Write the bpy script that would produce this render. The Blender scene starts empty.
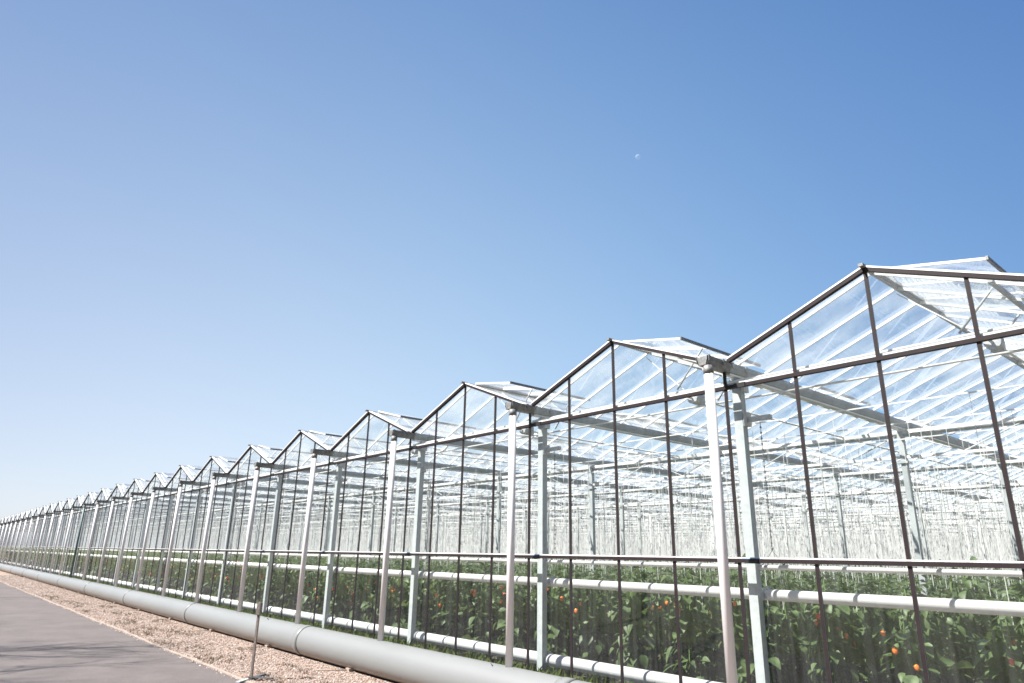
import bpy, math, random
import numpy as np
from mathutils import Vector, Matrix
random.seed(7); rng = np.random.default_rng(7)
R = math.radians
S = bpy.context.scene
C = S.collection

# ------------------------------------------------------------------ helpers
def link(o):
    C.objects.link(o); return o

def tag(o, label=None, cat=None, group=None, kind=None):
    if label: o['label'] = label
    if cat: o['category'] = cat
    if group: o['group'] = group
    if kind: o['kind'] = kind
    return o

def empty(name, loc=(0, 0, 0), rz=0, parent=None):
    o = bpy.data.objects.new(name, None); o.location = loc; o.rotation_euler = (0, 0, rz)
    o.empty_display_size = .2
    if parent: o.parent = parent
    return link(o)

def copy_tree(o, parent=None):
    c = o.copy(); C.objects.link(c); c.parent = parent
    for ch in o.children: copy_tree(ch, c)
    return c

class MB:
    """collects simple solids and links them as one mesh"""
    def __init__(self): self.v = []; self.f = []; self.mi = []; self.sm = []; self.m = 0
    def face(self, idx, smooth=False): self.f.append(idx); self.mi.append(self.m); self.sm.append(smooth)
    def box(self, x0, x1, y0, y1, z0, z1):
        b = len(self.v)
        self.v += [(x0,y0,z0),(x1,y0,z0),(x1,y1,z0),(x0,y1,z0),(x0,y0,z1),(x1,y0,z1),(x1,y1,z1),(x0,y1,z1)]
        for q in ((0,3,2,1),(4,5,6,7),(0,1,5,4),(1,2,6,5),(2,3,7,6),(3,0,4,7)): self.face(tuple(b+i for i in q))
        return self
    def bar(self, p, q, w, h, up=(0, 0, 1)):
        p, q = Vector(p), Vector(q); d = (q-p).normalized(); up = Vector(up)
        s = d.cross(up)
        if s.length < 1e-4: s = d.cross(Vector((0, 1, 0)))
        s.normalize(); u = s.cross(d).normalized()
        b = len(self.v)
        for e in (p, q):
            for a, c in ((-1,-1),(1,-1),(1,1),(-1,1)): self.v.append(tuple(e+s*a*w/2+u*c*h/2))
        for f in ((0,3,2,1),(4,5,6,7),(0,1,5,4),(1,2,6,5),(2,3,7,6),(3,0,4,7)): self.face(tuple(b+i for i in f))
        return self
    def cyl(self, p, q, r, n=12, r2=None, caps=True, hollow=0):
        p, q = Vector(p), Vector(q); d = (q-p).normalized()
        s = d.cross(Vector((0, 0, 1)))
        if s.length < 1e-3: s = Vector((1, 0, 0))
        s.normalize(); u = s.cross(d)
        r2 = r if r2 is None else r2
        b = len(self.v)
        for e, rr in ((p, r), (q, r2)):
            for i in range(n):
                a = 2*math.pi*i/n; self.v.append(tuple(e+(s*math.cos(a)+u*math.sin(a))*rr))
        for i in range(n): self.face((b+i, b+n+i, b+n+(i+1) % n, b+(i+1) % n), True)
        if caps:
            self.face(tuple(b+i for i in range(n))); self.face(tuple(b+n+i for i in reversed(range(n))))
        return self
    def poly(self, pts):
        b = len(self.v); self.v += [tuple(p) for p in pts]; self.face(tuple(range(b, b+len(pts)))); return self
    def build(self, name, mats, parent=None, loc=None):
        me = bpy.data.meshes.new(name); me.from_pydata(self.v, [], self.f)
        if not isinstance(mats, (list, tuple)): mats = [mats]
        for m in mats: me.materials.append(m)
        me.polygons.foreach_set('material_index', self.mi); me.polygons.foreach_set('use_smooth', self.sm); me.update()
        o = bpy.data.objects.new(name, me); link(o)
        if parent: o.parent = parent
        if loc: o.location = loc
        return o

def npmesh(name, V, F, mat, parent=None, smooth=False):
    me = bpy.data.meshes.new(name); k = F.shape[1]
    me.vertices.add(len(V)); me.vertices.foreach_set('co', V.astype(np.float32).ravel())
    me.loops.add(F.size); me.loops.foreach_set('vertex_index', F.astype(np.int32).ravel())
    me.polygons.add(len(F)); me.polygons.foreach_set('loop_start', np.arange(len(F), dtype=np.int32)*k)
    me.polygons.foreach_set('use_smooth', np.full(len(F), smooth)); me.update(calc_edges=True); me.validate()
    me.materials.append(mat)
    o = bpy.data.objects.new(name, me); link(o)
    if parent: o.parent = parent
    return o

# ------------------------------------------------------------------ materials
def mat(name, col, rough=.6, metal=0, var=.12, scale=6, bump=0, bscale=60, stretch=(1, 1, 1), col2=None, spec=.5, coat=0):
    m = bpy.data.materials.new(name); m.use_nodes = True; n = m.node_tree.nodes; l = m.node_tree.links
    b = n['Principled BSDF']; b.inputs['Roughness'].default_value = rough; b.inputs['Metallic'].default_value = metal
    b.inputs['Specular IOR Level'].default_value = spec; b.inputs['Coat Weight'].default_value = coat
    tc = n.new('ShaderNodeTexCoord'); mp = n.new('ShaderNodeMapping'); mp.inputs['Scale'].default_value = stretch
    geo = n.new('ShaderNodeNewGeometry'); l.new(geo.outputs['Position'], mp.inputs[0])
    nz = n.new('ShaderNodeTexNoise'); nz.inputs['Scale'].default_value = scale; nz.inputs['Detail'].default_value = 6
    nz.inputs['Roughness'].default_value = .65
    l.new(mp.outputs[0], nz.inputs[0])
    r = n.new('ShaderNodeValToRGB'); r.color_ramp.elements[0].position = .3; r.color_ramp.elements[1].position = .7
    c2 = col2 if col2 else tuple(min(1, c*(1+var)) for c in col); c1 = tuple(c*(1-var) for c in col) if not col2 else col
    r.color_ramp.elements[0].color = (*c1, 1); r.color_ramp.elements[1].color = (*c2, 1)
    l.new(nz.outputs[0], r.inputs[0]); l.new(r.outputs[0], b.inputs['Base Color'])
    if bump:
        n2 = n.new('ShaderNodeTexNoise'); n2.inputs['Scale'].default_value = bscale; n2.inputs['Detail'].default_value = 4
        l.new(geo.outputs['Position'], n2.inputs[0])
        bp = n.new('ShaderNodeBump'); bp.inputs['Strength'].default_value = bump; bp.inputs['Distance'].default_value = .01
        l.new(n2.outputs[0], bp.inputs['Height']); l.new(bp.outputs[0], b.inputs['Normal'])
    return m

def glass(name, dust, tint=(.97, .99, .98), fr=1.0, streak=(2, 2, .25), dustcol=(.8, .82, .82)):
    m = bpy.data.materials.new(name); m.use_nodes = True; n = m.node_tree.nodes; l = m.node_tree.links
    for x in list(n): n.remove(x)
    out = n.new('ShaderNodeOutputMaterial'); tr = n.new('ShaderNodeBsdfTransparent'); tr.inputs[0].default_value = (*tint, 1)
    gl = n.new('ShaderNodeBsdfGlossy'); gl.inputs['Roughness'].default_value = .02; gl.inputs[0].default_value = (.95, .97, 1, 1)
    # same reflectance from either side of the sheet: r0 + (1 - r0) * facing^5
    f = n.new('ShaderNodeLayerWeight'); f.inputs[0].default_value = .5
    pw = n.new('ShaderNodeMath'); pw.operation = 'POWER'; pw.inputs[1].default_value = 5; l.new(f.outputs['Facing'], pw.inputs[0])
    mu = n.new('ShaderNodeMath'); mu.operation = 'MULTIPLY_ADD'; mu.inputs[1].default_value = .9*fr; mu.inputs[2].default_value = .07*fr; mu.use_clamp = True
    l.new(pw.outputs[0], mu.inputs[0])
    m1 = n.new('ShaderNodeMixShader'); l.new(mu.outputs[0], m1.inputs[0]); l.new(tr.outputs[0], m1.inputs[1]); l.new(gl.outputs[0], m1.inputs[2])
    df = n.new('ShaderNodeBsdfDiffuse'); df.inputs[0].default_value = (*dustcol, 1)
    tl = n.new('ShaderNodeBsdfTranslucent'); tl.inputs[0].default_value = (*dustcol, 1)
    md = n.new('ShaderNodeMixShader'); md.inputs[0].default_value = .5; l.new(df.outputs[0], md.inputs[1]); l.new(tl.outputs[0], md.inputs[2])
    geo = n.new('ShaderNodeNewGeometry'); mp = n.new('ShaderNodeMapping'); mp.inputs['Scale'].default_value = streak
    l.new(geo.outputs['Position'], mp.inputs[0])
    nz = n.new('ShaderNodeTexNoise'); nz.inputs['Scale'].default_value = 2.5; nz.inputs['Detail'].default_value = 7; l.new(mp.outputs[0], nz.inputs[0])
    mr = n.new('ShaderNodeMapRange'); mr.inputs[1].default_value = .35; mr.inputs[2].default_value = .75
    mr.inputs[3].default_value = dust*.35; mr.inputs[4].default_value = dust*2.2; l.new(nz.outputs[0], mr.inputs[0])
    m2 = n.new('ShaderNodeMixShader'); l.new(mr.outputs[0], m2.inputs[0]); l.new(m1.outputs[0], m2.inputs[1]); l.new(md.outputs[0], m2.inputs[2])
    l.new(m2.outputs[0], out.inputs[0])
    return m

M = {}
M['dark'] = mat('brown_anodised_frame', (.022, .015, .017), .55, 0, .2, 9)
M['dark'].node_tree.nodes['Principled BSDF'].inputs['Specular IOR Level'].default_value = .25
M['black'] = mat('black_plastic', (.012, .012, .014), .5)
M['white'] = mat('white_painted_steel', (.78, .78, .77), .45, 0, .07, 3)
M['dpipe'] = mat('white_downpipe', (.76, .74, .75), .4, 0, .06, 2, stretch=(1, 1, .4))
M['wpipe'] = mat('white_heating_pipe', (.8, .79, .79), .4, 0, .05, 2)
M['galv'] = mat('galvanised_steel', (.5, .52, .53), .5, .1, .25, 30)
M['col'] = mat('galvanised_column', (.43, .46, .47), .55, .05, .12, 16)
M['gdark'] = mat('weathered_gutter', (.2, .2, .2), .6, .3, .4, 25, bump=.3)
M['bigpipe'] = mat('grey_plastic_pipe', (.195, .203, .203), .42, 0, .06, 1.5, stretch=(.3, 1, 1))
def brown_at_bottom(m, top=.16):  # mixes in brown, broken up by noise, stronger towards the bottom
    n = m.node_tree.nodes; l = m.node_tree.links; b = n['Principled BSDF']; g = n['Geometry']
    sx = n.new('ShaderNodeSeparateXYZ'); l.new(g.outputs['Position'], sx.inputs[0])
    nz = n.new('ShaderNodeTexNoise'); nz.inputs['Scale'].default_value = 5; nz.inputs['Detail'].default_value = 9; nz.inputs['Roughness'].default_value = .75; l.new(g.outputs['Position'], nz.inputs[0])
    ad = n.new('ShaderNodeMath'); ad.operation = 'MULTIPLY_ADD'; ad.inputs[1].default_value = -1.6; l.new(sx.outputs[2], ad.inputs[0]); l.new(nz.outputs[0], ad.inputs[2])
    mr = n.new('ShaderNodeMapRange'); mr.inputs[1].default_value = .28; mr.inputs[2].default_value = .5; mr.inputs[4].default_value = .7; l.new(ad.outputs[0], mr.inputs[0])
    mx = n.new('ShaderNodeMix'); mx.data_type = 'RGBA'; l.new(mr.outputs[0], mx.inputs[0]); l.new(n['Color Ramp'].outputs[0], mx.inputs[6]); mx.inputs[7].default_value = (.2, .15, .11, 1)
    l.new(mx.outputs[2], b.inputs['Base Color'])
brown_at_bottom(M['bigpipe'])
M['rubber'] = mat('dark_joint', (.09, .09, .09), .7)
M['green'] = mat('dark_green_pipe', (.07, .12, .12), .5)
M['blue'] = mat('blue_seal', (.3, .42, .6), .5)
M['rust'] = mat('weathered_stake', (.20, .17, .15), .8, 0, .4, 40, bump=.3)
M['glass'] = glass('facade_glass', .028, fr=.65, streak=(9, 9, .3))
M['roofglass'] = glass('roof_glass', .2, (.975, .985, .99), fr=1.1, streak=(.6, 1, .6))
M['string'] = mat('white_twine', (.8, .8, .78), .8, 0, .05)
M['stem'] = mat('plant_stem', (.12, .2, .06), .6, 0, .3, 20)
M['concrete'] = mat('pale_concrete', (.33, .27, .22), .85, 0, .2, 14, bump=.4)
M['bark'] = mat('bark', (.12, .10, .085), .9, 0, .4, 18, bump=.6)
M['soil'] = mat('greenhouse_floor', (.11, .095, .075), .9, 0, .35, 4, bump=.4)

def leafmat(name, a, b, c):
    m = mat(name, a, .48, spec=.35)
    n = m.node_tree.nodes; l = m.node_tree.links
    r = n['Color Ramp']; r.color_ramp.elements[0].color = (*a, 1); r.color_ramp.elements[1].color = (*b, 1)
    nz = n['Noise Texture']; nz.inputs['Scale'].default_value = 9; nz.inputs['Detail'].default_value = 2
    out = n['Material Output']; tl = n.new('ShaderNodeBsdfTranslucent'); tl.inputs[0].default_value = (*c, 1)
    mx = n.new('ShaderNodeMixShader'); mx.inputs[0].default_value = .25
    l.new(n['Principled BSDF'].outputs[0], mx.inputs[1]); l.new(tl.outputs[0], mx.inputs[2]); l.new(mx.outputs[0], out.inputs[0])
    return m
M['leaf'] = leafmat('pepper_leaf', (.03, .056, .02), (.125, .18, .07), (.18, .25, .08))
M['grass'] = leafmat('grass_blade', (.07, .12, .03), (.16, .18, .06), (.16, .2, .05))
M['orange'] = mat('orange_fruit', (.75, .17, .02), .25, 0, .15, 20, coat=.4)
M['red'] = mat('red_fruit', (.55, .04, .015), .25, 0, .2, 20, coat=.4)
M['yellow'] = mat('yellow_fruit', (.75, .42, .03), .25, 0, .1, 20, coat=.4)

def gravel_mat():
    m = bpy.data.materials.new('pinkish_gravel'); m.use_nodes = True; n = m.node_tree.nodes; l = m.node_tree.links
    b = n['Principled BSDF']; b.inputs['Roughness'].default_value = .9
    g = n.new('ShaderNodeNewGeometry')
    v = n.new('ShaderNodeTexVoronoi'); v.inputs['Scale'].default_value = 34; l.new(g.outputs['Position'], v.inputs[0])
    r = n.new('ShaderNodeValToRGB'); e = r.color_ramp.elements
    e[0].position = 0; e[0].color = (.19, .135, .105, 1); e[1].position = 1; e[1].color = (.46, .38, .32, 1)
    for p, c in ((.3, (.29, .20, .15, 1)), (.55, (.36, .275, .22, 1)), (.8, (.3, .23, .185, 1))):
        x = e.new(p); x.color = c
    sp = n.new('ShaderNodeSeparateColor'); l.new(v.outputs['Color'], sp.inputs[0]); l.new(sp.outputs[0], r.inputs[0])
    nz = n.new('ShaderNodeTexNoise'); nz.inputs['Scale'].default_value = .9; nz.inputs['Detail'].default_value = 8; nz.inputs['Roughness'].default_value = .7
    l.new(g.outputs['Position'], nz.inputs[0])
    mr = n.new('ShaderNodeMapRange'); mr.inputs[1].default_value = .56; mr.inputs[2].default_value = .68; l.new(nz.outputs[0], mr.inputs[0])
    mul = n.new('ShaderNodeMath'); mul.operation = 'MULTIPLY'; mul.inputs[1].default_value = .55; l.new(mr.outputs[0], mul.inputs[0])
    mx = n.new('ShaderNodeMix'); mx.data_type = 'RGBA'; l.new(mul.outputs[0], mx.inputs[0]); l.new(r.outputs[0], mx.inputs[6]); mx.inputs[7].default_value = (.15, .12, .08, 1)
    l.new(mx.outputs[2], b.inputs['Base Color'])
    bp = n.new('ShaderNodeBump'); bp.inputs['Strength'].default_value = .8; bp.inputs['Distance'].default_value = .02
    l.new(v.outputs['Distance'], bp.inputs['Height']); bp.invert = True; l.new(bp.outputs[0], b.inputs['Normal'])
    return m
M['gravel'] = gravel_mat()

def pebble_mat():
    m = bpy.data.materials.new('pebbles'); m.use_nodes = True; n = m.node_tree.nodes; l = m.node_tree.links
    b = n['Principled BSDF']; b.inputs['Roughness'].default_value = .85
    g = n.new('ShaderNodeNewGeometry'); r = n.new('ShaderNodeValToRGB'); e = r.color_ramp.elements
    e[0].color = (.15, .105, .09, 1); e[1].color = (.56, .50, .46, 1)
    for p, c in ((.25, (.31, .215, .175, 1)), (.5, (.40, .32, .28, 1)), (.75, (.37, .32, .29, 1))):
        x = e.new(p); x.color = c
    l.new(g.outputs['Random Per Island'], r.inputs[0]); l.new(r.outputs[0], b.inputs['Base Color'])
    return m
M['pebble'] = pebble_mat()

def road_mat():
    m = mat('asphalt', (.095, .082, .078), .85, 0, .1, 1.2, col2=(.14, .121, .115))
    n = m.node_tree.nodes; l = m.node_tree.links; b = n['Principled BSDF']; g = n['Geometry']
    fine = n.new('ShaderNodeTexNoise'); fine.inputs['Scale'].default_value = 90; fine.inputs['Detail'].default_value = 3; l.new(g.outputs['Position'], fine.inputs[0])
    mx = n.new('ShaderNodeMix'); mx.data_type = 'RGBA'; mx.blend_type = 'OVERLAY'; mx.inputs[0].default_value = .7
    l.new(n['Color Ramp'].outputs[0], mx.inputs[6]); l.new(fine.outputs[0], mx.inputs[7]); l.new(mx.outputs[2], b.inputs['Base Color'])
    bp = n.new('ShaderNodeBump'); bp.inputs['Strength'].default_value = .5; bp.inputs['Distance'].default_value = .006
    l.new(fine.outputs[0], bp.inputs['Height']); l.new(bp.outputs[0], b.inputs['Normal'])
    return m
M['road'] = road_mat()
M['field'] = mat('verge_grass_ground', (.09, .12, .04), .9, 0, .3, 2, col2=(.2, .19, .1))

# ------------------------------------------------------------------ world, sun, camera
SUNH = (-.4, -.917); EL = 51
w = bpy.data.worlds.new('World'); S.world = w; w.use_nodes = True
n = w.node_tree.nodes; l = w.node_tree.links
sk = n.new('ShaderNodeTexSky'); sk.sky_type = 'NISHITA'; sk.sun_disc = False; sk.sun_elevation = R(EL)
sk.sun_rotation = math.atan2(SUNH[0], SUNH[1]); sk.air_density = 1.0; sk.dust_density = .6; sk.ozone_density = 1.5; sk.altitude = 0
# clear spring sky: the Nishita sky mixed with a smooth gradient over the direction in the sky
tc = n.new('ShaderNodeTexCoord'); nv = n.new('ShaderNodeVectorMath'); nv.operation = 'NORMALIZE'; l.new(tc.outputs['Generated'], nv.inputs[0])
mxz = n.new('ShaderNodeVectorMath'); mxz.operation = 'MAXIMUM'; mxz.inputs[1].default_value = (-1, -1, 0); l.new(nv.outputs[0], mxz.inputs[0])
cmb = n.new('ShaderNodeCombineColor')
for ch, (c0, cz, cx, cyy) in enumerate(((-.834, -1.115, -2.069, .725), (-.135, -.686, -1.424, .715), (.715, -.265, -.72, .478))):
    dt = n.new('ShaderNodeVectorMath'); dt.operation = 'DOT_PRODUCT'; dt.inputs[1].default_value = (cx, cyy, cz); l.new(mxz.outputs[0], dt.inputs[0])
    ad_ = n.new('ShaderNodeMath'); ad_.operation = 'ADD'; ad_.inputs[1].default_value = c0; l.new(dt.outputs['Value'], ad_.inputs[0])
    ex_ = n.new('ShaderNodeMath'); ex_.operation = 'EXPONENT'; l.new(ad_.outputs[0], ex_.inputs[0]); l.new(ex_.outputs[0], cmb.inputs[ch])
smx = n.new('ShaderNodeMix'); smx.data_type = 'RGBA'; smx.inputs[0].default_value = .2; l.new(cmb.outputs[0], smx.inputs[6]); l.new(sk.outputs[0], smx.inputs[7])
l.new(smx.outputs[2], n['Background'].inputs[0]); n['Background'].inputs[1].default_value = .084
sun = bpy.data.lights.new('sun', 'SUN'); sun.energy = 5.0; sun.angle = R(.55); sun.color = (1, .96, .9)
so = link(bpy.data.objects.new('sun', sun))
sd = Vector((SUNH[0]*math.cos(R(EL)), SUNH[1]*math.cos(R(EL)), math.sin(R(EL)))).normalized()
so.rotation_euler = sd.to_track_quat('Z', 'Y').to_euler(); so.location = (0, -10, 30)

CAM = Vector((-.007, .033, 1.79+.0656)); f, pt, yw, rl = 677.2, R(17.53), R(40.125), R(-1.007)
F = Vector((-math.cos(yw)*math.cos(pt), math.sin(yw)*math.cos(pt), math.sin(pt)))
Rt = Vector((math.sin(yw), math.cos(yw), 0)); U = Rt.cross(F)
Rc = Rt*math.cos(rl)-U*math.sin(rl); Uc = Rt*math.sin(rl)+U*math.cos(rl)
cam = bpy.data.cameras.new('camera'); co = link(bpy.data.objects.new('camera', cam)); S.camera = co
cam.sensor_width = 36; cam.lens = f/1024*36; cam.clip_start = .05; cam.clip_end = 5000
mw = Matrix((( Rc.x, Uc.x, -F.x, CAM.x), (Rc.y, Uc.y, -F.y, CAM.y), (Rc.z, Uc.z, -F.z, CAM.z), (0, 0, 0, 1)))
co.matrix_world = mw
S.view_settings.view_transform = 'Standard'; S.view_settings.look = 'None'; S.view_settings.gamma = 1; S.view_settings.exposure = 1.3
S.render.engine = 'CYCLES'; cy = S.cycles
cy.max_bounces = 10; cy.diffuse_bounces = 3; cy.glossy_bounces = 3; cy.transmission_bounces = 4; cy.transparent_max_bounces = 64
cy.use_denoising = True; cy.caustics_reflective = False; cy.caustics_refractive = False; cy.sample_clamp_indirect = 6
cy.filter_width = 1.6

# ------------------------------------------------------------------ setting
FY = 6.46                       # glass wall plane
def sheet(name, x0, x1, y0, y1, z, m):
    o = MB().poly([(x0, y0, z), (x1, y0, z), (x1, y1, z), (x0, y1, z)]).build(name, m); o['kind'] = 'structure'; return o
sheet('ground', -2500, 2500, -2500, 2500, -.012, M['field'])
sheet('gravel_strip', -400, 60, 4.1, 6.42, 0, M['gravel'])
sheet('road', -400, 60, -1.3, 4.23, .004, M['road'])
# irregular pale edging between road and gravel
b = MB(); xs = np.arange(-120, 8, .25); prev = None
ys = 4.23+.02*np.sin(xs*.9)+rng.normal(0, .008, len(xs)); wd = .06+rng.normal(0, .014, len(xs))
for i in range(len(xs)-1):
    k = len(b.v)
    b.v += [(xs[i], ys[i], .0), (xs[i+1], ys[i+1], .0), (xs[i+1], ys[i+1]+wd[i+1], .0), (xs[i], ys[i]+wd[i], .0),
            (xs[i], ys[i], .016), (xs[i+1], ys[i+1], .016), (xs[i+1], ys[i+1]+wd[i+1], .014), (xs[i], ys[i]+wd[i], .014)]
    for q in ((4, 5, 6, 7), (0, 1, 5, 4), (2, 3, 7, 6)): b.face(tuple(k+a for a in q))
o = b.build('road_edging', M['concrete']); o['kind'] = 'structure'
sheet('greenhouse_floor', -125, 6, 6.5, 92, .006, M['soil'])

# pebbles
def pebbles(nP):
    base = np.array([(1,0,0),(-1,0,0),(0,1,0),(0,-1,0),(0,0,1),(0,0,-1)], float)
    fc = np.array([(0,2,4),(2,1,4),(1,3,4),(3,0,4),(2,0,5),(1,2,5),(3,1,5),(0,3,5)])
    t = rng.random(nP); x = -7.5-(np.exp(t*math.log(9))-1)/8*52; y = 4.28+rng.random(nP)*1.67
    edge = rng.random(nP) < .12; y[edge] = 4.12+rng.random(edge.sum())**.5*.22
    r = rng.uniform(.007, .018, nP)*(1+.02*np.abs(x+8))
    sc = np.stack([r*rng.uniform(.8, 1.3, nP), r*rng.uniform(.7, 1.2, nP), r*rng.uniform(.5, .8, nP)], 1)
    a = rng.random(nP)*6.28; ca, sa = np.cos(a), np.sin(a)
    V = base[None]*sc[:, None, :]+rng.normal(0, .002, (nP, 6, 3))
    X = V[..., 0]*ca[:, None]-V[..., 1]*sa[:, None]; Y = V[..., 0]*sa[:, None]+V[..., 1]*ca[:, None]
    V = np.stack([X+x[:, None], Y+y[:, None], V[..., 2]+(r*.4)[:, None]], -1).reshape(-1, 3)
    Fc = (fc[None]+(np.arange(nP)*6)[:, None, None]).reshape(-1, 3)
    o = npmesh('gravel', V, Fc, M['pebble']); tag(o, 'loose pinkish gravel lying between the road and the big grey pipe', 'gravel', kind='stuff')
pebbles(26000)

def grass(name, pts, label, hmin, hmax, mt):
    V = []; Fq = []
    for (x, y) in pts:
        for _ in range(random.randint(5, 9)):
            a = random.random()*6.28; h = random.uniform(hmin, hmax); bx, by = x+random.gauss(0, .03), y+random.gauss(0, .03)
            dx, dy = math.cos(a), math.sin(a); wv = .004+.004*random.random(); k = len(V); ln = random.uniform(.1, .6)*h
            V += [(bx-dy*wv, by+dx*wv, 0), (bx+dy*wv, by-dx*wv, 0), (bx+dx*ln*.4, by+dy*ln*.4, h*.7), (bx+dx*ln, by+dy*ln, h)]
            Fq.append((k, k+1, k+2)); Fq.append((k, k+2, k+3))
    o = npmesh(name, np.array(V), np.array(Fq), mt); tag(o, label, 'grass', kind='stuff')
grass('grass', [(random.uniform(-45, -3), random.uniform(6.3, 6.44)) for _ in range(2200)], 'thin green grass at the foot of the glass wall behind the big pipe', .3, .55, M['grass'])
M['drygrass'] = mat('dry_weeds', (.16, .12, .07), .9, 0, .3)
cl = []
for _ in range(34):
    cx, cy_ = random.uniform(-34, -8), random.uniform(4.4, 5.6); s = random.uniform(.1, .35)
    for _ in range(int(18*s/.2)): cl.append((cx+random.gauss(0, s*1.6), min(5.8, max(4.36, cy_+random.gauss(0, s*.5)))))
grass('weeds', cl, 'sparse dry brown weeds growing through the gravel strip', .02, .055, M['drygrass'])

# ------------------------------------------------------------------ greenhouse
X0, SP = -4.0, 3.2; NB0, NB1 = -2, 36; DEPTH = 86.0; ROW = 4.7
ZP, ZG, ZU, ZR, ZB = 4.526, 3.905, 3.638, 1.847, 3.77
gh = empty('greenhouse', (0, FY, 0))
tag(gh, 'very long clear glass greenhouse with a zigzag row of pitched roofs and brown glazing bars', 'greenhouse')
# all parts below use local y = world y - FY ; local x of a bay: gutter at 0, next gutter at 3.2, peak at 1.6
PK = 1.6
def bayx(k): return X0-k*SP

# --- end wall of one bay
gw = MB()
gw.poly([(0, 0, .28), (SP, 0, .28), (SP, 0, ZG), (PK, 0, ZP), (0, 0, ZG)])
gwo = gw.build('gable_wall', M['glass'], gh)
def slope_z(x): return ZG+(ZP-ZG)*(1-abs(x-PK)/PK)
for x in (0, .8, 1.6, 2.4):
    m_ = MB(); m_.m = 0; m_.box(x-.015, x+.015, -.011, .012, .25, slope_z(x)-.02)
    m_.m = 1; m_.box(x+.0155, x+.018, -.008, .008, .28, slope_z(x)-.05)
    m_.build('mullion', [M['dark'], M['rubber']], gwo)
for a, c in ((0, 1), (SP, -1)):
    rf = MB(); p = Vector((a+c*.06, -.003, ZG+.02)); q = Vector((PK, -.003, ZP))
    rf.m = 0; rf.bar(p, q, .05, .036, (0, 0, 1))
    d = Vector((0, 0, .029)); rf.m = 1; rf.bar(p+d, q+d, .058, .016, (0, 0, 1))
    rf.build('rafter', [M['dark'], M['white']], gwo)
MB().box(.0, SP, -.026, .024, ZU-.022, ZU+.016).build('upper_rail', M['dark'], gwo)
MB().box(.0, SP, -.028, .026, ZR-.022, ZR+.016).build('middle_rail', M['dark'], gwo)
b = MB(); b.box(0, SP, -.018, .018, ZR+.018, ZR+.03); b.build('sill_strip', M['white'], gwo)
MB().box(0, SP, .028, .07, ZU+.02, ZU+.05).build('white_batten', M['white'], gwo)
MB().box(0, SP, -.05, .05, 0, .28).build('plinth', M['concrete'], gwo)
MB().box(.10, .23, -.036, .0, ZR-.028, ZR+.012).build('clamp', M['black'], gwo); MB().box(.12, .25, -.034, .0, ZU-.028, ZU+.022).build('clamp', M['black'], gwo)
b = MB(); b.box(.04, .26, -.02, .0, ZR+.013, ZR+.024); b.build('seal', M['blue'], gwo)

# --- roof of one bay
rg = MB(); e = .012
for a, c in ((0, 1), (SP, -1)):
    if c == 1: rg.poly([(a+.1, .02, ZG+.045), (PK, .02, ZP+.03), (PK, DEPTH, ZP+.03), (a+.1, DEPTH, ZG+.045)])
    else: rg.poly([(PK, .02, ZP+.03), (a-.1, .02, ZG+.045), (a-.1, DEPTH, ZG+.045), (PK, DEPTH, ZP+.03)])
rgo = rg.build('roof_bay', M['roofglass'], gh)
MB().box(PK-.017, PK+.017, .03, DEPTH, ZP+.0, ZP+.033).build('ridge_beam', M['galv'], rgo)
MB().box(PK-.022, PK+.022, -.09, .029, ZP+.012, ZP+.04).build('ridge_cap', M['gdark'], rgo)
BAR_Y = [.15+.58*i for i in range(int(DEPTH/.58))]
def roofbar(mb, y, c):
    a = 0 if c == 1 else SP
    mb.bar((a+c*.08, y, ZG+.015), (PK-c*.02, y, ZP), .019, .028, (0, 0, 1))
rest = MB()
for i, y in enumerate(BAR_Y):
    for c in (1, -1):
        if i < 8:
            m_ = MB(); roofbar(m_, 0, c); m_.build('glazing_bar', M['white'], rgo, (0, y, 0))
        else: roofbar(rest, y, c)
ro = rest.build('glazing_bars', M['white'], rgo); ro['kind'] = 'stuff'
# purlin under vents
MB().box(2.52, 2.56, .1, DEPTH, ZP-.385, ZP-.355).build('vent_purlin', M['galv'], rgo)

# --- roof vent, hinged at the ridge; local origin at ridge, y = start
VL = 1.74
def vent_mb(frame, pane, y0=0.):
    p0 = (PK+.03, ZP+.045); p1 = (PK+.94, ZP-.14)
    for yy in (0, .58, 1.16, VL):
        frame.m = 0; frame.bar((p0[0], y0+yy, p0[1]), (p1[0], y0+yy, p1[1]), .022, .022)
    frame.m = 1; frame.bar((p1[0], y0-.03, p1[1]), (p1[0], y0+VL+.03, p1[1]), .022, .035)
    frame.m = 0; frame.bar((p0[0], y0, p0[1]), (p0[0], y0+VL, p0[1]), .03, .03)
    pane.poly([(p0[0], y0, p0[1]+.018), (p1[0], y0, p1[1]+.018), (p1[0], y0+VL, p1[1]+.018), (p0[0], y0+VL, p0[1]+.018)])
fr, pn = MB(), MB(); vent_mb(fr, pn)
ve = fr.build('roof_vent', [M['white'], M['gdark']], gh, (0, .19, 0))
pn.build('vent_pane', M['roofglass'], ve)
for yy in (.45, 1.35): MB().cyl((PK+.92, yy, ZP-.16), (PK+.5, yy, ZP-.62), .011, 6).build('push_rod', M['galv'], ve)
fr, pn = MB(), MB()
y = .19+VL*2
while y < DEPTH-2: vent_mb(fr, pn, y); y += VL*2
vr = fr.build('roof_vents', [M['white'], M['gdark']], gh); vr['kind'] = 'stuff'
po = pn.build('vent_panes', M['roofglass'], vr); po['kind'] = 'stuff'

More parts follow.
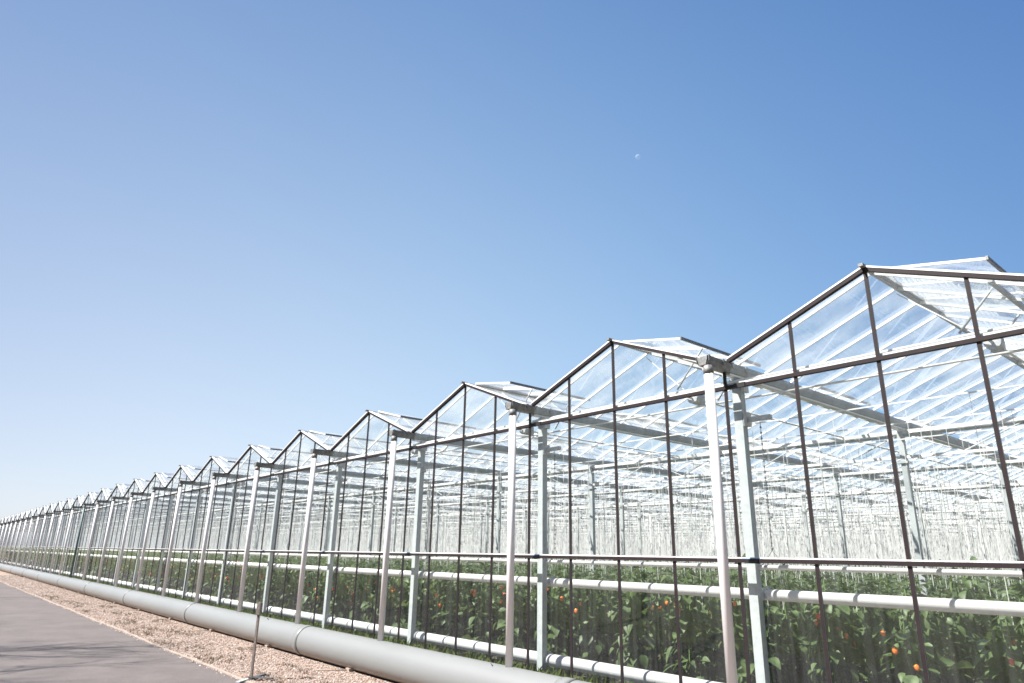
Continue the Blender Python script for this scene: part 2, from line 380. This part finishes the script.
# --- gutter of one bay (at local x = 0)
def gutter_mb(y0=-.41, y1=.04):
    g = MB()
    prof = [(-.07, ZG+.015), (-.07, ZG-.03), (-.045, ZG-.09), (.045, ZG-.09), (.07, ZG-.03), (.07, ZG+.015), (.064, ZG+.015), (.06, ZG-.025), (.038, ZG-.08), (-.038, ZG-.08), (-.06, ZG-.025), (-.064, ZG+.015)]
    nP = len(prof); bb = len(g.v)
    for yy in (y0, y1): g.v += [(x, yy, z) for x, z in prof]
    for i in range(nP): g.face((bb+i, bb+(i+1) % nP, bb+nP+(i+1) % nP, bb+nP+i))
    g.poly([(x, y0+.001, z) for x, z in [(-.066, ZG+.008), (.066, ZG+.008), (.042, ZG-.086), (-.042, ZG-.086)]])
    for yy in (y0+.01, y0+.28): 
        g.box(-.08, -.072, yy, yy+.03, ZG-.045, ZG+.022); g.box(.072, .08, yy, yy+.03, ZG-.045, ZG+.022)
    return g
gut = gutter_mb(.041, DEPTH).build('gutter', mat('gutter_steel', (.34, .37, .405), .55, .1, .15, 12), gh)
gutter_mb().build('gutter_end', M['gdark'], gut)
MB().box(-.04, .04, .05, DEPTH, ZG-.118, ZG-.096).build('drip_channel', M['white'], gut)
dp = MB(); dp.cyl((.045, -.355, .47), (.035, -.355, ZG-.095), .05, 20)
dpo = dp.build('downpipe', M['dpipe'], gut)
c_ = MB(); c_.cyl((.035, -.355, ZG-.18), (.035, -.355, ZG-.091), .054, 20); c_.build('downpipe_collar', M['gdark'], gut)
# first column of each bay with its bracket arm and hanging chain
def column_mb(y):
    c = MB(); c.box(-.05, .05, y-.045, y+.045, 0, ZG-.13); c.box(-.085, .085, y-.07, y+.07, 0, .012)
    c.box(-.07, .07, y-.06, y+.06, ZG-.17, ZG-.131)
    return c
colf = column_mb(.25).build('front_column', M['col'], gh)
b = MB(); b.box(.062, .36, .225, .275, ZU-.355, ZU-.305); b.box(.062, .10, .2, .3, ZU-.40, ZU-.26); b.build('bracket_arm', M['galv'], colf)
MB().box(.062, .10, .2, .3, ZU-.02, ZU+.06).build('clip', M['galv'], colf)
b = MB()
z = 1.95
b.cyl((.2, .3, 1.95), (.2, .3, ZU-.33), .0035, 5)
while z < ZU-.4: b.box(.193, .207, .293, .307, z, z+.02); z += .06
b.bar((.2, .3, 1.95), (.14, .3, 1.87), .004, .004); b.bar((.2, .3, 1.95), (.26, .3, 1.87), .004, .004)
b.build('hanging_chain', M['rubber'], colf)
# vent drive: disc and shaft
b = MB(); b.cyl((2.35, .6, 3.76), (2.35, .72, 3.76), .07, 14); b.box(2.3, 2.4, .72, .8, 3.7, 3.82)
vd = b.build('vent_drive', M['galv'], gh)
b = MB(); b.cyl((2.35, .5, 3.76), (2.35, DEPTH-1, 3.76), .014, 6); b.bar((2.35, .66, 3.76), (1.62, .66, 4.45), .012, .012); b.build('drive_shaft', M['white'], vd)

protos = [gwo, rgo, ve, vr, gut, colf, vd]
y_of = {o.name: o.location.y for o in protos}
bays = {}
for k in range(NB0, NB1+1):
    if k == 0: continue
    for o in protos:
        if o is vr: continue
        if o is rgo and not (0 < k <= 4):
            c = o.copy(); C.objects.link(c)                       # far roofs: their bars as one mesh
            c.parent = gh
            for ch in o.children:
                if ch.name.startswith('glazing_bar') and not ch.name.startswith('glazing_bars'): continue
                d = ch.copy(); C.objects.link(d); d.parent = c
            c.location.x = bayx(k)
            d = None
            if 'allfront' not in bays:
                m_ = MB()
                for i in range(8):
                    for s_ in (1, -1): roofbar(m_, BAR_Y[i], s_)
                fo = m_.build('front_glazing_bars', M['white'], c); fo['kind'] = 'stuff'; bays['allfront'] = fo
            else:
                d = bays['allfront'].copy(); C.objects.link(d); d.parent = c
        else:
            c = copy_tree(o, gh); c.location.x = bayx(k)
            if o is ve:
                t_ = R(random.uniform(-3, 3)); px_, pz_ = PK+.03, ZP+.045
                c.rotation_euler.y = t_
                c.location.x += px_-(px_*math.cos(t_)+pz_*math.sin(t_)); c.location.z = pz_-(-px_*math.sin(t_)+pz_*math.cos(t_))
        if o is gut and k == 11:
            for ch in c.children:
                if ch.name.startswith('downpipe') and 'collar' not in ch.name:
                    ch.data = ch.data.copy(); ch.data.materials[0] = M['green']; ch['label'] = 'dark green downpipe'
for o in protos: o.location.x = bayx(0)
# vents further back, of every bay, as one part
vr.location.x = 0
for src in (vr, po):
    me = src.data; n0 = len(me.vertices); co_ = np.empty(n0*3, np.float32); me.vertices.foreach_get('co', co_); co_ = co_.reshape(-1, 3)
    Fp = np.array([list(p.vertices) for p in me.polygons]); mi = np.array([p.material_index for p in me.polygons])
    ks = list(range(0, 30))
    V = np.concatenate([co_+np.array([bayx(k), 0, 0]) for k in ks]); FF = np.concatenate([Fp+i*n0 for i in range(len(ks))])
    m2 = bpy.data.meshes.new(me.name); m2.from_pydata(V.tolist(), [], FF.tolist()); 
    for mt in me.materials: m2.materials.append(mt)
    m2.polygons.foreach_set('material_index', np.tile(mi, len(ks))); src.data = m2

# --- inner columns
cm = MB(); cm.box(-.04, .04, -.04, .04, 0, ZG-.155); cm.box(-.07, .07, -.07, .07, ZB-.5, ZB-.47)
colp = cm.build('column', M['col'], gh); first = True; far = []
for r in range(1, 18):
    for k in range(0, 31):
        x = bayx(k); y = r*ROW
        if r <= 3 and k <= 18 and -x > .2*(y+FY):
            o = colp if first else colp.copy()
            if not first: C.objects.link(o); o.parent = gh
            first = False; o.location = (x, y, 0)
        else: far.append((x, y))
m_ = MB()
for x, y in far: m_.box(x-.032, x+.032, y-.032, y+.032, 0, ZG-.155)
o = m_.build('far_columns', M['white'], gh); o['kind'] = 'stuff'

# --- trusses running along the length of the building
tr = MB(); xa, xb = bayx(31), bayx(-2)
tr.m = 0; tr.box(xa, xb, -.03, .03, ZB-.055, ZB-.0)
tr.box(xa, xb, -.02, .02, 3.345, 3.385)
tr.m = 1; x = xa
while x < xb-.1:
    for j in range(2):
        tr.cyl((x+1.6*j, 0, ZB-.05), (x+1.6*j+.8, 0, 3.38), .011, 5, caps=False); tr.cyl((x+1.6*j+.8, 0, 3.38), (x+1.6*j+1.6, 0, ZB-.05), .011, 5, caps=False)
    x += SP
tr.m = 1; tr.box(xa, xb, .031, .10, ZB-.09, ZB-.058)
tro = tr.build('truss', [M['white'], M['galv']], gh, (0, ROW, 0))
for r in range(2, 19):
    c = tro.copy(); C.objects.link(c); c.parent = gh; c.location = (0, r*ROW, 0)
# white tubes just inside the glass
b = MB(); b.cyl((bayx(37), .16, 3.73), (2, .16, 3.73), .022, 8); b.build('inner_tube', M['white'], gh)
b = MB(); b.cyl((bayx(37), .45, 3.60), (2, .45, 3.60), .012, 6); b.build('inner_wire', M['white'], gh)
# folded screens hanging under some trusses and cross wires
b = MB()
for r in range(1, 18):
    for yy in (1.2, 2.4, 3.6):
        b.bar((bayx(31), r*ROW-ROW+yy, 3.46), (2, r*ROW-ROW+yy, 3.46), .013, .013)
o = b.build('support_wires', M['white'], gh); o['kind'] = 'stuff'
b = MB(); b.box(bayx(31), 2.4, DEPTH, DEPTH+.02, 0, ZG); b.build('rear_wall', M['white'], gh)
b = MB(); b.poly([(2.4, 0, .28), (2.4, DEPTH, .28), (2.4, DEPTH, ZG), (2.4, 0, ZG)]); b.build('side_wall', M['glass'], gh)

# ------------------------------------------------------------------ white pipes behind the glass
def wpipe(name, y, z, r, label, step=None):
    root = empty(name, (bayx(0), y, 0)); tag(root, label, 'pipe')
    b = MB(); b.cyl((bayx(32)-bayx(0), 0, z), (5, 0, z), r, 20); b.build('pipe_body', M['wpipe'], root)
    if step:
        h = MB()
        for k in range(-1, 31):
            x = -SP*k+.05; h.box(x-.015, x+.015, -.015-r*.2, .02, z+r*.9, z+r+.03)
            h.box(x-.012, x+.012, -r-.006, -r+.02, z-r*.6, z+r*.4)
        h.build('pipe_hangers', M['galv'], root)['kind'] = 'stuff'
    return root
wpipe('heating_pipe', 6.865, 1.513, .055, 'white pipe running inside the glass in front of the leaves, the upper thick one', 1)
wpipe('heating_pipe', 6.79, .548, .076, 'thick white pipe running low inside the glass just above the big grey pipe', 1)
wpipe('heating_pipe', 6.76, 1.783, .024, 'thin white tube running inside the glass right below the brown middle rail')

# ------------------------------------------------------------------ big grey pipe outside
PR = .257
dr = empty('drain_pipe', (-6.0, 6.105, 0)); tag(dr, 'big grey plastic pipe lying on gravel along the foot of the greenhouse', 'pipe')
sec = MB(); L = 6.96
sec.cyl((-L+.0, 0, PR+.004), (-.0, 0, PR+.004), PR, 48, caps=False); 
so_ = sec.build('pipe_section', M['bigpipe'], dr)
j = MB(); j.m = 0; j.cyl((-.17, 0, PR+.004), (.0, 0, PR+.004), PR+.008, 48); j.m = 1; j.cyl((.001, 0, PR+.004), (.013, 0, PR+.004), PR+.006, 48); j.cyl((-.185, 0, PR+.004), (-.172, 0, PR+.004), PR+.003, 48)
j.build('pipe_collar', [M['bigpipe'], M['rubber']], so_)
su = MB()
for xx in (-L*.22, -L*.72):
    su.m = 0; su.box(xx-.06, xx+.06, -.2, -.06, 0, .05); su.cyl((xx-.02, -.2, .02), (xx-.3, -.62, .02), .009, 6)
su.build('pipe_support', M['concrete'], so_)
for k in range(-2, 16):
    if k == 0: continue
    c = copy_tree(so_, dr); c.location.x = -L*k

# ------------------------------------------------------------------ marker post
ps = empty('marker_post', (-11.1, 4.36, 0), R(-50)); tag(ps, 'thin weathered post with a small box on top standing at the road edge', 'post')
MB().box(-.016, .016, -.016, .016, .02, 1.0).build('pole', M['rust'], ps)
b = MB(); b.box(-.03, .035, -.028, .028, .92, 1.10); b.build('top_box', M['rust'], ps)
b = MB(); b.box(-.055, -.031, -.02, .02, .93, 1.08); b.build('side_plate', M['black'], ps)
b = MB(); b.box(-.40, .03, -.03, .03, .004, .035); b.box(-.03, .03, -.04, .35, .036, .05); b.build('foot', M['rubber'], ps)
b = MB(); b.box(.05, .32, -.06, -.0, .012, .03); b.build('foot_plate', M['galv'], ps)

# ------------------------------------------------------------------ pepper plants
def leaf_grid():
    # unit leaf along +x, drooping tip; 3 x 5 grid
    us = np.array([0, .18, .42, .68, .88, 1.0]); wid = np.array([.04, .30, .38, .27, .12, .01])
    V = []; Fq = []
    for i, u in enumerate(us):
        z = -.35*u*u
        for s in (-1, 0, 1): V.append((u, s*wid[i], z+abs(s)*wid[i]*.35))
    for i in range(len(us)-1):
        for j_ in range(2):
            a = i*3+j_; Fq.append((a, a+3, a+4, a+1))
    return np.array(V), np.array(Fq)
LV, LF = leaf_grid()
def make_plant(seed, height, nleaf, low):
    rg_ = np.random.default_rng(seed); V = []; Fq = []; off = 0
    for i in range(nleaf):
        z = low+(height-low)*rg_.random()**.85; ang = rg_.random()*6.283; rad = abs(rg_.normal(.10, .07))
        ln = rg_.uniform(.09, .2)*(1.0 if z < height-.25 else .55); pit = rg_.uniform(-1.15, .25) if z < height-.15 else rg_.uniform(-.5, .6)
        roll = rg_.normal(0, .4)
        P = LV*np.array([ln, ln*rg_.uniform(.8, 1.1), ln])
        cr, sr = math.cos(roll), math.sin(roll); P = np.stack([P[:, 0], P[:, 1]*cr-P[:, 2]*sr, P[:, 1]*sr+P[:, 2]*cr], 1)
        cp, sp_ = math.cos(pit), math.sin(pit); P = np.stack([P[:, 0]*cp-P[:, 2]*sp_, P[:, 1], P[:, 0]*sp_+P[:, 2]*cp], 1)
        ca, sa = math.cos(ang), math.sin(ang); P = np.stack([P[:, 0]*ca-P[:, 1]*sa, P[:, 0]*sa+P[:, 1]*ca, P[:, 2]], 1)
        P += np.array([ca*rad, sa*rad, z]); V.append(P); Fq.append(LF+off); off += len(LV)
    return np.concatenate(V), np.concatenate(Fq)
def pepper_mb():
    b = MB(); n_ = 10; prof = [(0, .018), (.012, .034), (.045, .037), (.075, .030), (.092, .012)]
    for z, r in prof:
        for i in range(n_):
            a = 2*math.pi*i/n_; rr = r*(1+.09*math.cos(3*a)); b.v.append((rr*math.cos(a), rr*math.sin(a), -z))
    for k in range(len(prof)-1):
        for i in range(n_): b.face((k*n_+i, (k+1)*n_+i, (k+1)*n_+(i+1) % n_, k*n_+(i+1) % n_), True)
    b.face(tuple(range(n_))); b.face(tuple(reversed(range((len(prof)-1)*n_, len(prof)*n_))))
    return b
pep = {}
for c in ('orange', 'red', 'yellow'):
    o = pepper_mb().build('pepper_'+c, M[c]); pep[c] = o.data; bpy.data.objects.remove(o)
variants = []
for v, (seed, h, nl) in enumerate(((1, 1.70, 150), (2, 1.62, 140), (3, 1.74, 160), (4, 1.66, 150))):
    V, Fq = make_plant(seed, h, nl, .32)
    root = empty('pepper_plant', (0, 0, -50-v))
    npmesh('foliage', V, Fq, M['leaf'], root, True)
    st = MB()
    for s in (-1, 1):
        p = Vector((0, 0, 0)); q = Vector((s*.02, 0, .25)); st.cyl(p, q, .009, 6, .008, caps=False)
        for z in (.6, 1.0, 1.35, h-.05):
            q2 = Vector((s*.05+random.gauss(0, .012), random.gauss(0, .02), z)); st.cyl(q, q2, .007, 6, .006, caps=False); q = q2
    st.build('stem', M['stem'], root)
    variants.append(root)
rows = [(-1.2-.8*j) for j in range(0, 100)]
# nearest plants as individuals
cand = []
for j, x in enumerate(rows):
    for d in range(6):
        y = 7.18+.42*d+(0.06 if j % 2 else 0)
        if -x/(y) < .2: continue
        cand.append((math.hypot(x, y)*(1+.35*d), x, y, j, d))
cand.sort(); near = cand[:285]; nearset = {(j, d) for _, _, _, j, d in near}
bayname = {0: 'in the nearest bay', 1: 'in the second nearest bay', 2: 'in the third nearest bay'}
seenpane = set(); used = [False]*4; frontc = 0
for q, (_, x, y, j, d) in enumerate(near):
    v = random.randrange(4); src = variants[v]
    if not used[v]: root = src; used[v] = True
    else: root = copy_tree(src)
    # drop fruit from copies: fruit are added per plant
    for ch in list(root.children):
        if ch.name.startswith('pepper'): bpy.data.objects.remove(ch)
    root.location = (x+random.gauss(0, .03), y+random.gauss(0, .03), .006); root.rotation_euler = (0, 0, random.random()*6.28)
    s = random.uniform(.94, 1.04); root.scale = (s, s, s)
    root['category'] = 'pepper plant'; root['group'] = 'pepper plants in rows behind the glass'
    nf = random.choice((1, 2, 2, 3, 3)) if d < 2 else random.choice((0, 0, 1))
    if d == 0 and x in (-4.4, -3.6, -2.0): nf = 2
    col = random.choice(('orange', 'orange', 'red', 'orange', 'red', 'orange', 'orange', 'yellow'))
    fa, fz = random.random()*6.28, random.uniform(1.08, 1.36)
    for _f in range(nf):
        o = bpy.data.objects.new('pepper', pep[col]); link(o); o.parent = root
        a = (-math.pi/2-root.rotation_euler.z+random.gauss(.2, .5)) if d == 0 else fa+random.gauss(0, .35); rr = random.uniform(.2, .28); o.location = (rr*math.cos(a), rr*math.sin(a), fz+random.gauss(0, .07))
        o.rotation_euler = (random.gauss(0, .3), random.gauss(0, .3), 0)
        sc_ = random.uniform(.5, .75); o.scale = (sc_, sc_, sc_)
    fr_ = 'with '+{0: 'leaves only', 1: 'one '+col+' pepper', 2: 'two '+col+' peppers', 3: 'three '+col+' peppers'}[nf]
    pos = 'in the first plant row behind the glass' if d == 0 else 'deeper among the plants behind the glass'
    root['label'] = 'green pepper plant %s, %s' % (fr_, pos)
    if d == 0:
        xp = (CAM.x+(x-CAM.x)*(FY-CAM.y)/(y-CAM.y)); kb = math.ceil((X0-xp)/SP); pn_ = int((xp-bayx(kb))/.8)
        key = (kb, pn_)
        if kb < 9 and key not in seenpane:
            seenpane.add(key)
            root['label'] = 'front pepper plant %s behind %s pane of %s gable from right' % (fr_, ('first', 'second', 'third', 'fourth')[pn_], ('first', 'second', 'third', 'fourth', 'fifth', 'sixth', 'seventh', 'eighth', 'ninth')[kb])
for v, u in enumerate(used):
    if not u: variants[v].location = (-20, 9.9, 0)
# shoots that stick up above the middle rail
shoots = [(-4.32, 7.0, 'small leafy shoot standing above the middle rail between downpipe and next gable'), (-2.25, 7.1, 'low leafy shoot just above the middle rail in the nearest bay')]
for x, y, lab in shoots:
    V, Fq = make_plant(int(-x*100), 1.90, 26, 1.55); V[:, :2] *= .8
    o = npmesh('plant_shoot', V, Fq, M['leaf'], None, True); o.location = (x, y, 0)
    tag(o, lab, 'plant shoot')

# the rest of the crop: one object that repeats the plant on a grid of points
def crop():
    pts = []
    for j, x in enumerate(rows):
        y = 7.18
        d = 0
        while y < 90:
            ok = (j, d) not in nearset and -x > .17*y-.5
            lim = 26 if d < 60 else 90
            if ok and (y < 24 or (j+d) % 2 == 0): pts.append((x+random.gauss(0, .03), y+(0.06 if j % 2 else 0), 0.006))
            y += .42; d += 1
    me = bpy.data.meshes.new('pepper_crop'); me.from_pydata(pts, [], [])
    o = bpy.data.objects.new('pepper_crop', me); link(o)
    V, Fq = make_plant(11, 1.70, 110, .45)
    lm = bpy.data.meshes.new('crop_plant'); lm.from_pydata(V.tolist(), [], Fq.tolist()); lm.materials.append(M['leaf'])
    src = bpy.data.objects.new('crop_plant_source', lm)        # never linked: only read by the nodes
    ng = bpy.data.node_groups.new('crop', 'GeometryNodeTree')
    ng.interface.new_socket('Geometry', in_out='INPUT', socket_type='NodeSocketGeometry'); ng.interface.new_socket('Geometry', in_out='OUTPUT', socket_type='NodeSocketGeometry')
    N = ng.nodes; Lk = ng.links
    gi = N.new('NodeGroupInput'); go = N.new('NodeGroupOutput'); oi = N.new('GeometryNodeObjectInfo'); oi.inputs[0].default_value = src
    ip = N.new('GeometryNodeInstanceOnPoints'); rv = N.new('FunctionNodeRandomValue'); rv.data_type = 'FLOAT_VECTOR'
    rv.inputs[0].default_value = (0, 0, 0); rv.inputs[1].default_value = (0, 0, 6.28)
    rs = N.new('FunctionNodeRandomValue'); rs.data_type = 'FLOAT'; rs.inputs[2].default_value = .93; rs.inputs[3].default_value = 1.04
    Lk.new(gi.outputs[0], ip.inputs['Points']); Lk.new(oi.outputs['Geometry'], ip.inputs['Instance'])
    Lk.new(rv.outputs[0], ip.inputs['Rotation']); Lk.new(rs.outputs[1], ip.inputs['Scale']); Lk.new(ip.outputs[0], go.inputs[0])
    md = o.modifiers.new('crop', 'NODES'); md.node_group = ng
    tag(o, 'dense green mass of pepper plants filling the greenhouse behind the first rows', 'crop', kind='stuff')
crop()

# twine that carries the plants
def strings():
    xs_, ys_ = [], []
    for j, x in enumerate(rows):
        d = 0; y = 7.6
        while y < 91:
            if -x > .17*y-.5:
                xs_.append(x+random.gauss(0, .03)); ys_.append(y+random.gauss(0, .05))
            y += .42 if y < 10 else .24; d += 1
    xs_ = np.array(xs_); ys_ = np.array(ys_); n_ = len(xs_); r = .0026+.00007*ys_
    z0 = np.full(n_, 1.3); z1 = np.full(n_, 3.45); V = np.zeros((n_, 6, 3))
    for i in range(3):
        a = 2*math.pi*i/3
        V[:, i] = np.stack([xs_+r*math.cos(a), ys_+r*math.sin(a), z0], 1); V[:, i+3] = np.stack([xs_+r*math.cos(a), ys_+r*math.sin(a), z1], 1)
    Fq = np.array([(0, 1, 4, 3), (1, 2, 5, 4), (2, 0, 3, 5)])
    FF = (Fq[None]+(np.arange(n_)*6)[:, None, None]).reshape(-1, 4)
    o = npmesh('crop_twine', V.reshape(-1, 3), FF, M['string']); tag(o, 'countless thin white strings hanging over the plants inside the greenhouse', 'twine', kind='stuff')
strings()

# ------------------------------------------------------------------ bare roadside trees on the other side of the road
def bare_tree(seed, x, y, H, label):
    rnd = random.Random(seed); root = empty('bare_tree', (x, y, 0)); tag(root, label, 'tree', 'bare trees across the road')
    t = MB(); br = MB()
    def grow(mb, p, d, ln, r, depth):
        q = p
        for i in range(3):
            d = (d+Vector((rnd.gauss(0, .09), rnd.gauss(0, .09), .03))).normalized(); q2 = q+d*ln/3
            mb.cyl(q, q2, r*(1-.18*i), 6, r*(1-.18*(i+1)), caps=False)
            if depth > 0:
                for _ in range(2 if depth > 1 else 2):
                    a = rnd.random()*6.28; s = Vector((math.cos(a), math.sin(a), rnd.uniform(.3, .9))).normalized()
                    grow(br, q2, (d*.6+s*.8).normalized(), ln*rnd.uniform(.42, .6), r*.42, depth-1)
            q = q2
    p = Vector((0, 0, 0)); q = Vector((rnd.gauss(0, .05), rnd.gauss(0, .05), H*.3)); t.cyl(p, q, .11, 8, .095, caps=False)
    grow(t, q, Vector((0, 0, 1)), H*.6, .09, 4)
    t.build('trunk', M['bark'], root); br.build('crown', M['bark'], root)
tl = ['tall', 'slender', 'forked', 'twiggy', 'broad', 'thin', 'young', 'old']
for i in range(8):
    bare_tree(30+i, -11-4.6*i+random.gauss(0, .5), -4.6-1.2*(i % 2)+random.gauss(0, .3), random.uniform(6.5, 8), '%s leafless tree standing across the road from the greenhouse' % tl[i])

# ------------------------------------------------------------------ moon
mm = bpy.data.materials.new('moon_surface'); mm.use_nodes = True; n = mm.node_tree.nodes; l = mm.node_tree.links
for x in list(n): n.remove(x)
out = n.new('ShaderNodeOutputMaterial'); ad = n.new('ShaderNodeAddShader'); tp = n.new('ShaderNodeBsdfTransparent'); df = n.new('ShaderNodeBsdfDiffuse')
df.inputs[0].default_value = (.11, .105, .105, 1); l.new(tp.outputs[0], ad.inputs[0]); l.new(df.outputs[0], ad.inputs[1])
gm = n.new('ShaderNodeNewGeometry'); ms = n.new('ShaderNodeMixShader'); l.new(gm.outputs['Backfacing'], ms.inputs[0]); l.new(ad.outputs[0], ms.inputs[1]); l.new(tp.outputs[0], ms.inputs[2]); l.new(ms.outputs[0], out.inputs[0])
def pix_dir(u, v): return (F+Rc*((u-512)/f)+Uc*((341.5-v)/f)).normalized()
b = MB(); nu, nv = 24, 12
for i in range(nv+1):
    for j_ in range(nu):
        th = math.pi*i/nv; ph = 2*math.pi*j_/nu; b.v.append((3.4*math.sin(th)*math.cos(ph), 3.4*math.sin(th)*math.sin(ph), 3.4*math.cos(th)))
for i in range(nv):
    for j_ in range(nu): b.face((i*nu+j_, (i+1)*nu+j_, (i+1)*nu+(j_+1) % nu, i*nu+(j_+1) % nu), True)
mo = b.build('moon', mm, None, tuple(CAM+pix_dir(638, 157)*900)); tag(mo, 'tiny pale half moon in the clear blue sky', 'moon')
